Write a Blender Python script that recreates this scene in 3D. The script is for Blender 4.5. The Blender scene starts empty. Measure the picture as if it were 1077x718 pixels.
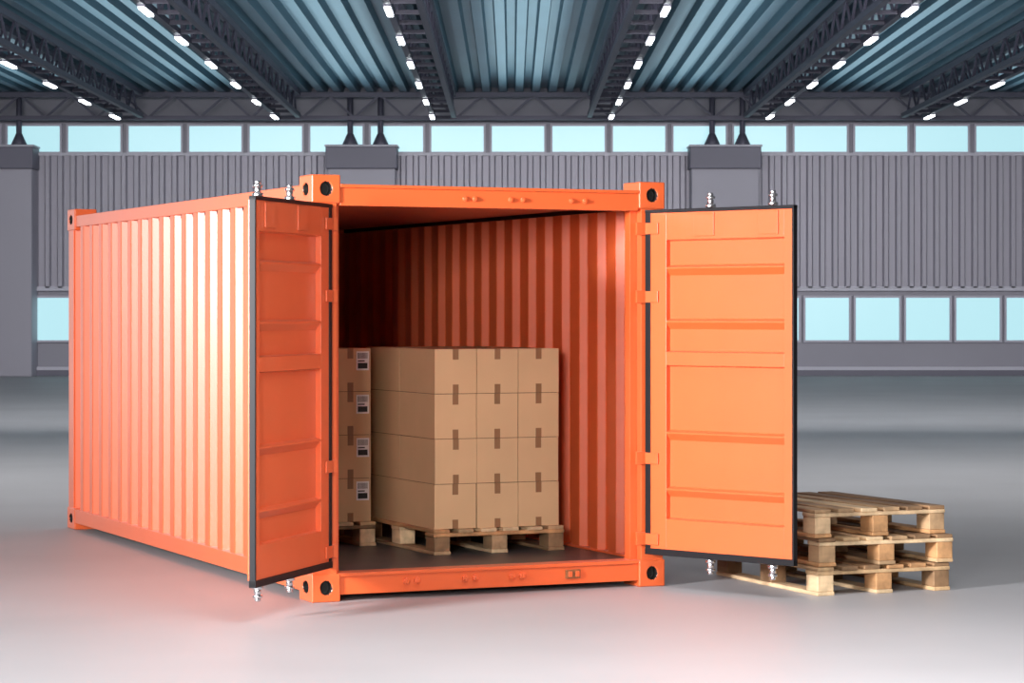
import bpy, bmesh, math, random
from mathutils import Vector, Matrix
random.seed(7)
D=bpy.data; S=bpy.context.scene
def link(o,parent=None):
    S.collection.objects.link(o)
    if parent: o.parent=parent
    return o
# ---------------------------------------------------------------- materials
def mat(name,col,rough=.5,metal=0,var=0.0,vscale=4,bump=0.0,bscale=60,emit=None,es=0,attr=False,spec=.5,stretch=None,sheen=0,coat=0):
    m=D.materials.new(name); m.use_nodes=True; n=m.node_tree.nodes; l=m.node_tree.links
    b=n['Principled BSDF']; b.inputs['Roughness'].default_value=rough; b.inputs['Metallic'].default_value=metal
    b.inputs['Specular IOR Level'].default_value=spec
    b.inputs['Sheen Weight'].default_value=sheen; b.inputs['Sheen Roughness'].default_value=.5
    b.inputs['Coat Weight'].default_value=coat; b.inputs['Coat Roughness'].default_value=.3
    b.inputs['Base Color'].default_value=(*col,1)
    tc=n.new('ShaderNodeTexCoord'); mp=n.new('ShaderNodeMapping'); l.new(tc.outputs['Object'],mp.inputs[0])
    if stretch: mp.inputs['Scale'].default_value=stretch
    if var>0:
        nz=n.new('ShaderNodeTexNoise'); nz.inputs['Scale'].default_value=vscale; nz.inputs['Detail'].default_value=6
        l.new(mp.outputs[0],nz.inputs['Vector'])
        mr=n.new('ShaderNodeMapRange'); mr.inputs[1].default_value=.3; mr.inputs[2].default_value=.7
        mr.inputs[3].default_value=1-var; mr.inputs[4].default_value=1+var; l.new(nz.outputs[0],mr.inputs[0])
        mx=n.new('ShaderNodeVectorMath'); mx.operation='SCALE'
        if attr:
            a=n.new('ShaderNodeAttribute'); a.attribute_name='tint'; l.new(a.outputs['Color'],mx.inputs[0])
        else: mx.inputs[0].default_value=col
        l.new(mr.outputs[0],mx.inputs['Scale']); l.new(mx.outputs[0],b.inputs['Base Color'])
    if bump>0:
        nb=n.new('ShaderNodeTexNoise'); nb.inputs['Scale'].default_value=bscale; nb.inputs['Detail'].default_value=3
        l.new(mp.outputs[0],nb.inputs['Vector'])
        bp=n.new('ShaderNodeBump'); bp.inputs['Strength'].default_value=bump; bp.inputs['Distance'].default_value=.01
        l.new(nb.outputs[0],bp.inputs['Height']); l.new(bp.outputs[0],b.inputs['Normal'])
    if emit:
        b.inputs['Emission Color'].default_value=(*emit,1); b.inputs['Emission Strength'].default_value=es
    return m
ORG=(.74,.118,.026)
M_org=mat('orange_paint',ORG,.40,var=.03,vscale=3,bump=.10,bscale=140,spec=.6,coat=.3,sheen=.04)
M_dark=mat('dark_cavity',(.015,.013,.012),.6)
M_rub=mat('black_rubber',(.008,.008,.010),.5,spec=.25)
M_chr=mat('galvanised_steel',(.72,.72,.74),.22,1)
M_cfl=mat('container_floor',(.065,.062,.065),.4,var=.2,vscale=5)
M_card=mat('cardboard',(.64,.43,.235),.75,var=.04,vscale=3,bump=.05,bscale=90)
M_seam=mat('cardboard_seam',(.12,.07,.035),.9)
M_tape=mat('brown_tape',(.28,.15,.07),.4)
M_lab=mat('label_white',(.85,.85,.85),.6)
M_ink=mat('label_ink',(.02,.02,.02),.6)
M_wood=mat('pallet_wood',(.5,.33,.18),.75,var=.42,vscale=10,bump=.25,bscale=40,attr=True,stretch=(1,.25,1))
M_floor=mat('concrete_floor',(.41,.405,.415),.50,var=.06,vscale=.5,bump=.02,bscale=12,spec=.3)
M_wall=mat('wall_cladding',(.38,.365,.42),.5,metal=.2)
M_wallp=mat('wall_panel',(.33,.32,.37),.55,var=.04,vscale=.4)
M_pil=mat('pillar_panel',(.40,.385,.445),.55)
M_cap=mat('pillar_cap',(.15,.145,.19),.5)
M_trim=mat('wall_trim',(.56,.55,.62),.5)
M_frame=mat('window_frame',(.50,.48,.56),.5)
M_win=mat('window_glazing',(.1,.15,.16),.3,emit=(.46,.77,.84),es=1.05)
M_deck=mat('roof_deck',(.105,.19,.25),.36,metal=.5,var=.15,vscale=.3)
M_truss=mat('truss_steel',(.09,.087,.125),.5,metal=.2)
M_lamp=mat('lamp_tube',(1,1,1),.5,emit=(.9,.96,1),es=12)
M_rust=mat('chipped_paint',(.25,.09,.03),.8,var=.5,vscale=30)
# ---------------------------------------------------------------- mesh helper
class MB:
    def __init__(s,mats): s.bm=bmesh.new(); s.mats=mats; s.tl=s.bm.loops.layers.float_color.new('tint')
    def _paint(s,fs,mi,tint):
        for f in fs:
            f.material_index=mi
            if tint:
                for lp in f.loops: lp[s.tl]=(*tint,1)
    def box(s,x0,x1,y0,y1,z0,z1,mi=0,tint=None,mx=None):
        x0,x1=sorted((x0,x1)); y0,y1=sorted((y0,y1)); z0,z1=sorted((z0,z1))
        v=[Vector((x,y,z)) for z in(z0,z1) for y in(y0,y1) for x in(x0,x1)]
        if mx: v=[mx@p for p in v]
        v=[s.bm.verts.new(p) for p in v]
        fs=[s.bm.faces.new([v[i] for i in q]) for q in((0,2,3,1),(4,5,7,6),(0,1,5,4),(2,6,7,3),(0,4,6,2),(1,3,7,5))]
        s._paint(fs,mi,tint)
    def bar(s,a,b,w,h,mi=0):
        a=Vector(a);b=Vector(b);d=b-a;L=d.length
        mx=Matrix.Translation(a)@d.to_track_quat('Y','Z').to_matrix().to_4x4()
        s.box(-w/2,w/2,0,L,-h/2,h/2,mi,mx=mx)
    def cyl(s,a,b,r,seg=16,mi=0,r2=None):
        a=Vector(a);b=Vector(b);d=b-a
        mx=Matrix.Translation((a+b)/2)@d.to_track_quat('Z','Y').to_matrix().to_4x4()
        g=bmesh.ops.create_cone(s.bm,cap_ends=True,segments=seg,radius1=r,radius2=r if r2 is None else r2,depth=d.length,matrix=mx)
        fs=set(f for v in g['verts'] for f in v.link_faces); s._paint(fs,mi,None)
        for f in fs:
            if len(f.verts)==4: f.smooth=True
    def sheet(s,rows,mi=0):
        vr=[[s.bm.verts.new(p) for p in r] for r in rows]
        for a,b in zip(vr,vr[1:]):
            for i in range(len(a)-1):
                s.bm.faces.new((a[i],a[i+1],b[i+1],b[i])).material_index=mi
    def obj(s,name,parent=None,bevel=0,seg=2,loc=None,rz=0,recalc=True):
        if recalc: bmesh.ops.recalc_face_normals(s.bm,faces=s.bm.faces)
        me=D.meshes.new(name); s.bm.to_mesh(me); s.bm.free()
        for m in s.mats: me.materials.append(m)
        o=D.objects.new(name,me); link(o,parent)
        if loc: o.location=loc
        o.rotation_euler[2]=rz
        if bevel:
            b=o.modifiers.new('bevel','BEVEL'); b.width=bevel; b.segments=seg; b.limit_method='ANGLE'; b.angle_limit=math.radians(35)
        return o
# ================================================================ HALL
YW=70.8; ZR=7.75; HX=26
m=MB([M_floor]); m.box(-HX,HX,-12,YW+.3,-.2,0); m.obj('floor')
m=MB([M_wall,M_wallp,M_pil,M_cap,M_trim])
m.box(-HX,HX,YW+.05,YW+.3,0,ZR+.3,1)
p=[];x=-HX;dz=.12
while x<HX:
    p+=[(x,0),(x+.16,0),(x+.20,-dz),(x+.31,-dz)]; x+=.35
m.sheet([[(a,YW+b,z) for a,b in p] for z in(2.42,6.1)],0)
m.obj('wall_back',recalc=False)
pil=[-23.91,-14.0,-4.1,5.81,15.72,25.6]
m=MB([M_pil,M_cap,M_truss,M_trim])
for c in pil:
    m.box(c-.92,c+.92,YW-.9,YW+.05,0,5.66,0)
    m.box(c-.97,c+.97,YW-1.0,YW+.05,5.66,6.25,1)
    m.box(c-1.0,c+1.0,YW-1.03,YW+.05,6.25,6.31,3)
    for dx in(-.33,.5):
        m.cyl((c+dx,YW-.5,6.3),(c+dx,YW-.5,6.65),.24,16,2,.08)
        m.cyl((c+dx,YW-.5,6.6),(c+dx,YW-.5,ZR),.08,12,2)
m.obj('hall_pillars',bevel=.02,seg=1)
m=MB([M_trim]); m.box(-HX,HX,YW-.12,YW+.05,2.34,2.46); m.box(-HX,HX,YW-.14,YW+.05,6.06,6.14); m.obj('trim_1')
m=MB([M_trim,M_cap]); m.box(-HX,HX,YW-.15,YW+.05,0,.16,1); m.box(-HX,HX,YW-.17,YW+.05,.16,.25,0); m.obj('baseboard_back')
wn=0
def window(cx,w,z0,z1):
    global wn; wn+=1
    m=MB([M_win,M_frame])
    m.box(cx-w/2,cx+w/2,YW-.03,YW+.02,z0,z1,0)
    t=.06
    m.box(cx-w/2-t,cx-w/2,YW-.09,YW+.04,z0-t,z1+t,1); m.box(cx+w/2,cx+w/2+t,YW-.09,YW+.04,z0-t,z1+t,1)
    m.box(cx-w/2,cx+w/2,YW-.09,YW+.04,z0-t,z0,1); m.box(cx-w/2,cx+w/2,YW-.09,YW+.04,z1,z1+t,1)
    m.obj('window_%d'%wn)
k=-8
while -11.51+1.668*k<HX-1:
    c=-11.51+1.668*k
    if c>-HX+1: window(c,1.44,6.17,6.88)
    k+=1
for a,b in zip(pil,pil[1:]):
    for i in range(6):
        c=a+.92+.57+1.385*i
        window(c,1.2,.98,2.15)
m=MB([M_deck]);p=[];x=-HX
while x<HX:
    p+=[(x,0),(x+.2,0),(x+.24,.19),(x+.41,.19)]; x+=.45
m.sheet([[(a,y,ZR+b) for a,b in p] for y in(22,YW+.3)],0)
m.obj('ceiling',recalc=False)
m=MB([M_wallp]); m.box(-HX-.2,-HX,22,YW+.3,0,ZR+.3); m.obj('wall_left')
m=MB([M_wallp]); m.box(HX,HX+.2,22,YW+.3,0,ZR+.3); m.obj('wall_right')
TX=[-23,-18.75,-14.5,-10.3,-6.05,-1.85,2.37,6.6,10.84,15.05,19.3,23.5]
lm=MB([M_lamp,M_truss])
for X in TX:
    m=MB([M_truss]); y0,y1=23,69.3
    for sx in(-.28,.28):
        m.box(X+sx-.06,X+sx+.06,y0,y1,7.0,7.12); m.box(X+sx-.06,X+sx+.06,y0,y1,7.6,7.74)
        y=y0;up=False
        while y<y1-.8:
            m.bar((X+sx,y,7.06 if up else 7.67),(X+sx,y+.8,7.67 if up else 7.06),.05,.05); y+=.8; up=not up
    y=y0
    while y<y1:
        m.box(X-.3,X+.3,y,y+.06,7.02,7.1); y+=1.6
    m.obj('roof_truss')
    y=24.6
    while y<y1-1:
        sx=-.28 if X<0 else .28
        lm.box(X+sx-.05,X+sx+.05,y,y+1.2,6.93,6.965,0); lm.box(X+sx-.07,X+sx+.07,y,y+1.2,6.965,7.0,1); y+=4.8
lm.obj('ceiling_tube_lights')
m=MB([M_truss])
for yy in(69.9,):
    m.box(-HX,HX,yy-.06,yy+.06,6.98,7.1); m.box(-HX,HX,yy-.06,yy+.06,7.6,7.74)
    x=-HX;up=False
    while x<HX-.7:
        m.bar((x,yy,7.05 if up else 7.67),(x+.7,yy,7.67 if up else 7.05),.06,.06); x+=.7; up=not up
m.obj('wall_truss')
# ================================================================ CONTAINER
W,L,H=2.40,5.95,2.591
C=D.objects.new('shipping_container',None); link(C); C.location=(-1.209,15.51,0); C.rotation_euler[2]=math.radians(24)
cw,cd,ch=.185,.235,.172
m=MB([M_org,M_dark]); k=MB([M_org,M_dark])
def ell(cx,cy,cz,ax,r1,r2):
    g=bmesh.ops.create_cone(k.bm,cap_ends=True,segments=24,radius1=1,radius2=1,depth=1)
    vs=g['verts']
    sc=Matrix.Diagonal((r1,r2,.11,1))
    rot={'z':Matrix(),'x':Matrix.Rotation(math.pi/2,4,'Y'),'y':Matrix.Rotation(math.pi/2,4,'X')}[ax]
    bmesh.ops.transform(k.bm,matrix=Matrix.Translation((cx,cy,cz))@rot@sc,verts=vs)
    for f in set(f for v in vs for f in v.link_faces): f.material_index=1
for ix in(0,1):
    for iy in(0,1):
        for iz in(0,1):
            x0=ix*(W-cw); y0=iy*(L-cd); z0=iz*(H-ch)
            m.box(x0,x0+cw,y0,y0+cd,z0,z0+ch)
            ell(ix*W,y0+cd/2,z0+ch/2,'x',.036,.05)
            ell(x0+cw/2,iy*L,z0+ch/2,'y',.036,.042)
            ell(x0+cw/2,y0+cd/2,iz*H,'z',.034,.048)
co=m.obj('corner_castings',C); ko=k.obj('cut')
ko.parent=C
bo=co.modifiers.new('b','BOOLEAN'); bo.object=ko; bo.operation='DIFFERENCE'; bo.solver='EXACT'
bpy.context.view_layer.update()
me=D.meshes.new_from_object(co.evaluated_get(bpy.context.evaluated_depsgraph_get()))
co.modifiers.clear(); co.data=me; D.objects.remove(ko)
b=co.modifiers.new('bevel','BEVEL'); b.width=.009; b.segments=3; b.limit_method='ANGLE'; b.angle_limit=math.radians(40)
m=MB([M_org,M_chr,M_rust])
z0,z1=ch,H-ch
for x0,x1,xl0,xl1 in((.01,.165,.165,.20),(W-.165,W-.01,W-.215,W-.165)):
    m.box(x0,x1,.012,.17,z0-.01,z1+.01); m.box(xl0,xl1,.075,.15,z0-.01,z1+.01)
for x0 in(.01,W-.15):
    m.box(x0,x0+.14,L-.17,L-.01,z0-.01,z1+.01)
m.box(cw,W-cw,.015,.11,2.405,2.515); m.box(cw,W-cw,.0,.13,2.515,2.535)
m.box(cw,W-cw,.02,.14,.04,.155); m.box(cw-.02,W-cw+.02,.005,.15,.15,.172)
m.box(cw,W-cw,L-.12,L-.02,.05,.16); m.box(cw,W-cw,L-.12,L-.02,2.43,2.53)
for xa,xb in((.012,.08),(W-.08,W-.012)):
    m.box(xa,xb,cd,L-cd,2.445,2.535); m.box(xa-.008 if xa<1 else xa,xb if xa<1 else xb+.008,cd-.01,L-cd+.01,.055,.165)
for u in(.62,.69,1.01,1.08,1.33,1.40,):
    m.cyl((u,.03,.105),(u,.0,.105),.022,6); m.cyl((u,.0,.105),(u,-.012,.105),.012,10)
for u in(1.01,1.075,1.32,1.405,1.74,1.835):
    m.cyl((u,.03,2.46),(u,.0,2.46),.018,6); m.cyl((u,.0,2.46),(u,-.01,2.46),.01,10)
m.box(1.70,1.80,.004,.03,.075,.13,2); m.box(1.715,1.74,-.006,.02,.085,.12,0); m.box(1.765,1.79,-.006,.02,.085,.12,0)
HZ=(2.29,1.855,.825,.31)
for z in HZ:
    m.box(W-.21,W-.10,-.012,.014,z-.04,z+.04); m.box(.05,.16,-.012,.014,z-.04,z+.04)
m.obj('frame',C,bevel=.006)
def prof(a,b,pitch=.278):
    n=round((b-a)/pitch); pt=(b-a)/n; q=[]
    for i in range(n):
        s=a+i*pt; q+=[(s,0),(s+pt*.34,0),(s+pt*.48,1),(s+pt*.86,1)]
    q.append((b,0)); return q
dep=.05
def wall(name,fn,pr,za,zb):
    m=MB([M_org]); m.sheet([[fn(s,d*dep,z) for s,d in pr] for z in(za,zb)]); return m.obj(name,C,bevel=.006,recalc=False)
pr=prof(.165,L-.165)
wall('side_panel_left',lambda s,d,z:(.018+d,s,z),pr,.15,2.46)
wall('side_panel_right',lambda s,d,z:(W-.018-d,s,z),pr,.15,2.46)
wall('rear_panel',lambda s,d,z:(s,L-.03-d,z),prof(.14,W-.14),.15,2.46)
m=MB([M_org,M_rub]); m.box(.03,W-.03,.08,L-.05,2.452,2.475)
q=prof(.14,L-.1,.21)
m.sheet([[(x,s,2.50+(1-d)*.02) for s,d in q] for x in(.06,W-.06)])
m.box(W-.085,W-.06,.15,L-.06,2.425,2.452,1); m.box(.06,.085,.15,L-.06,2.425,2.452,1); m.box(.08,W-.08,L-.1,L-.075,2.425,2.452,1)
m.obj('roof_panel',C)
m=MB([M_cfl]); m.box(.05,W-.05,.15,L-.06,.08,.152); m.obj('floor_board',C)
def door(name,s,loc,ang,DW):
    m=MB([M_org,M_rub,M_chr]); B=lambda x0,x1,a,b,z0,z1,mi=0:m.box(x0,x1,s*a,s*b,z0,z1,mi)
    xa,xb=.13,DW-.065; zb,zt=.25,2.39
    F=.018; R=-.018; K=-.028
    B(0,xa,K+.004,F,zb,zt); B(xb,DW,K+.004,F,zb,zt)
    B(xa,xb,K+.004,F,2.215,zt); B(xa,xb,K+.004,F,1.42,1.505); B(xa,xb,K+.004,F,zb,.445)
    B(0,DW,K,K+.005,zb,zt)
    pf=[(2.215,F),(2.208,R),(2.055,R),(2.042,F),(2.032,F),(1.99,R),(1.715,R),(1.702,F),(1.692,F),(1.65,R),(1.512,R),(1.505,F)]
    pf2=[(1.42,F),(1.413,R),(1.01,R),(.997,F),(.987,F),(.945,R),(.65,R),(.638,F),(.628,F),(.588,R),(.452,R),(.445,F)]
    for q in(pf,pf2):
        m.sheet([[(x,s*d,z) for z,d in q] for x in(xa,xb)])
    for x0 in(.36,.86): B(x0,x0+.16,F,F+.01,2.235,2.38)
    B(-.04,0,-.02,F+.006,.215,2.41,1); B(DW,DW+.014,-.012,F+.008,.215,2.41,1)
    B(-.04,DW+.014,-.014,F+.01,2.388,2.41,1); B(-.04,DW+.014,-.014,F+.01,.212,.252,1)
    for z in HZ:
        m.cyl((-.02,s*.0,z-.045),(-.02,s*.0,z+.045),.024,14); B(-.035,.07,F+.002,F+.014,z-.036,z+.036)
        B(-.01,.06,K-.012,K,z-.036,z+.036)
    for x in(.42,.91):
        y=s*(K-.04)
        m.cyl((x,y,.16),(x,y,2.45),.017,16,2)
        for zc,sg in((2.415,1),(.20,-1)):
            m.cyl((x,y,zc),(x,y,zc+sg*.022),.032,18,2); m.cyl((x,y,zc+sg*.022),(x,y,zc+sg*.055),.020,16,2)
            m.cyl((x,y,zc+sg*.055),(x,y,zc+sg*.072),.029,18,2); m.cyl((x,y,zc+sg*.072),(x,y,zc+sg*.092),.018,14,2)
        for z in(.4,.85,1.3,1.9,2.25): B(x-.045,x+.045,K-.065,K,z-.03,z+.03)
        B(x-.30,x+.02,K-.08,K-.06,1.08,1.12,2)
    m.obj(name,C,bevel=.003,loc=loc,rz=ang)
door('door_left',1,(.075,-.045,0),math.radians(-130.9),1.155)
door('door_right',-1,(2.285,-.045,0),math.radians(-67),1.125)
# ================================================================ PALLETS / BOXES
WC=[(.53,.35,.185),(.60,.42,.245),(.42,.27,.145),(.66,.48,.285),(.24,.14,.07),(.50,.27,.12)]
def pallet(w,l,h,seed):
    random.seed(seed); m=MB([M_wood]); c=lambda:random.choice(WC); j=lambda a:random.uniform(-a,a)
    t=.024
    for i,x in enumerate((0,w/2-.06,w-.12)):
        m.box(x,x+.12,j(.004),l+j(.004),0,t,0,c())
        for y in(0,l/2-.08,l-.16): m.box(x+.004,x+.116,y+.004,y+.156,t,h-2*t,0,c())
    for y in(0,l/2-.08,l-.16): m.box(0,w,y,y+.16,h-2*t,h-t,0,c())
    n=6; bw=.115; g=(w-n*bw)/(n-1)
    for i in range(n):
        x=i*(bw+g)+j(.004); m.box(x,x+bw,j(.008),l+j(.008),h-t,h+j(.0015),0,c())
    return m
def put_pallet(loc,rz,seed,parent=None,w=.95,l=1.40,h=.175):
    return pallet(w,l,h,seed).obj('wooden_pallet',parent,bevel=.004,seg=1,loc=loc,rz=rz)
def to_world(u,v):
    a=math.radians(24); return(-1.209+u*math.cos(a)-v*math.sin(a),15.51+u*math.sin(a)+v*math.cos(a))
FZ=.152; A24=math.radians(24); PH=.168
def boxes(u,v,label,seed):
    random.seed(seed); m=MB([M_card,M_seam,M_tape,M_lab,M_ink]); bw,bd,bh=.303,.64,.299; j=lambda a:random.uniform(-a,a)
    if label: bh=.298
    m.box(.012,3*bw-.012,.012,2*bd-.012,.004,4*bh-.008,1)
    for k in range(4):
        for r in range(2):
            for i in range(3):
                x0=i*bw+.002+j(.0015);x1=x0+bw-.005;y0=r*bd+.002+j(.003);y1=y0+bd-.005;z0=k*bh;z1=z0+bh-.004
                m.box(x0,x1,y0,y1,z0,z1,0)
                xc=(x0+x1)/2;tw=.021
                fy,fs=(y0,-1) if r==0 else (y1,1)
                m.box(xc-tw,xc+tw,fy+fs*.0012,fy-fs*.0005,z1-.07,z1+.0008,2); m.box(xc-tw,xc+tw,fy+fs*.0012,fy-fs*.0005,z0,z0+.06,2)
                m.box(xc-.001,xc+.001,y0+.002,y1-.002,z1-.001,z1+.0004,1)
                m.box(xc-tw,xc+tw,y0,y1,z1,z1+.001,2)
                if label and r==0:
                    lx=x1-.105; lz=z1-.15
                    m.box(lx,lx+.092,y0-.002,y0,lz,lz+.13,3)
                    m.box(lx+.01,lx+.08,y0-.003,y0-.001,lz+.012,lz+.05,4)
                    for q in range(9): m.box(lx+.01+q*.0082,lx+.01+q*.0082+.004,y0-.003,y0-.001,lz+.08,lz+.12,4)
                    m.box(lx+.01,lx+.06,y0-.003,y0-.001,lz+.06,lz+.068,4)
    x,y=to_world(u,v); m.obj('cardboard_box_stack',None,bevel=.003,loc=(x,y,FZ+PH),rz=A24)
def pw(u,v,seed):
    x,y=to_world(u,v); put_pallet((x,y,FZ),A24,seed,h=PH-.0015)
pw(1.215,1.02,3); boxes(1.235,1.06,False,1)
pw(.17,1.84,5); boxes(.19,1.88,True,2)
for i,(dx,dy,r) in enumerate(((0,0,22),(.012,.02,20.5),(-.015,.01,23.5))):
    put_pallet((1.89+dx,15.88+dy,i*.1785),math.radians(r),11+i,h=.176)
# ================================================================ LIGHTS
def area(name,loc,tgt,sx,sy,power,col=(1,1,1),spread=180):
    l=D.lights.new(name,'AREA'); l.shape='RECTANGLE'; l.size=sx; l.size_y=sy; l.energy=power; l.color=col; l.spread=math.radians(spread)
    o=D.objects.new(name,l); link(o); o.location=loc
    o.rotation_euler=(Vector(tgt)-Vector(loc)).to_track_quat('-Z','Y').to_euler(); return o
area('softbox_key',(-9.2,6.5,3.6),(.6,17,1.9),2.0,2.0,660,(1,.98,1),70)
area('added_rear_side_fill',(-13,28,2.6),(-2.5,18.5,1.5),9,5,120,(1,.98,1),140)  # unseen area light added to put pale highlights on the left side panel
area('added_front_fill',(-2.2,1,3.0),(-.5,18,1.5),2.0,2,240,(1,.97,.95),80)  # fill added near the camera to brighten the container interior
area('overhead_softbox',(2.4,9.5,7.2),(2.0,10.6,0),4.0,3.5,380,(1,.97,.98),90)
area('added_wall_fill',(0,33,6.9),(0,68,4),30,1.2,2500,(1,.98,1),110)  # unseen fill added above the view to brighten the back wall
area('added_hall_floor_fill',(0,27,7.2),(0,30,0),34,6,2100,(1,.98,.98))  # added out-of-view fill that lightens the mid-hall floor
for X in(-12.4,-8.2,-3.95,.26,4.5,8.7,12.9):
    area('added_roof_fill',(X,52,6.97),(X,52.001,9),1.6,32,190,(.62,.9,1))  # invisible upward fills added between trusses to brighten the roof deck
w=D.worlds.new('world'); S.world=w; w.use_nodes=True
w.node_tree.nodes['Background'].inputs[0].default_value=(.97,.96,1,1); w.node_tree.nodes['Background'].inputs[1].default_value=.15
S.view_settings.view_transform='Standard'; S.view_settings.look='None'; S.view_settings.exposure=-.12
# ================================================================ CAMERA
c=D.cameras.new('camera'); c.lens=36*2700/1077; c.sensor_width=36; c.sensor_fit='HORIZONTAL'; c.shift_y=-31/1077
c.clip_end=300; c.dof.use_dof=True; c.dof.focus_distance=16.3; c.dof.aperture_fstop=13
o=D.objects.new('camera',c); link(o); o.location=(0,0,1.758); o.rotation_euler=(math.pi/2,0,0); S.camera=o
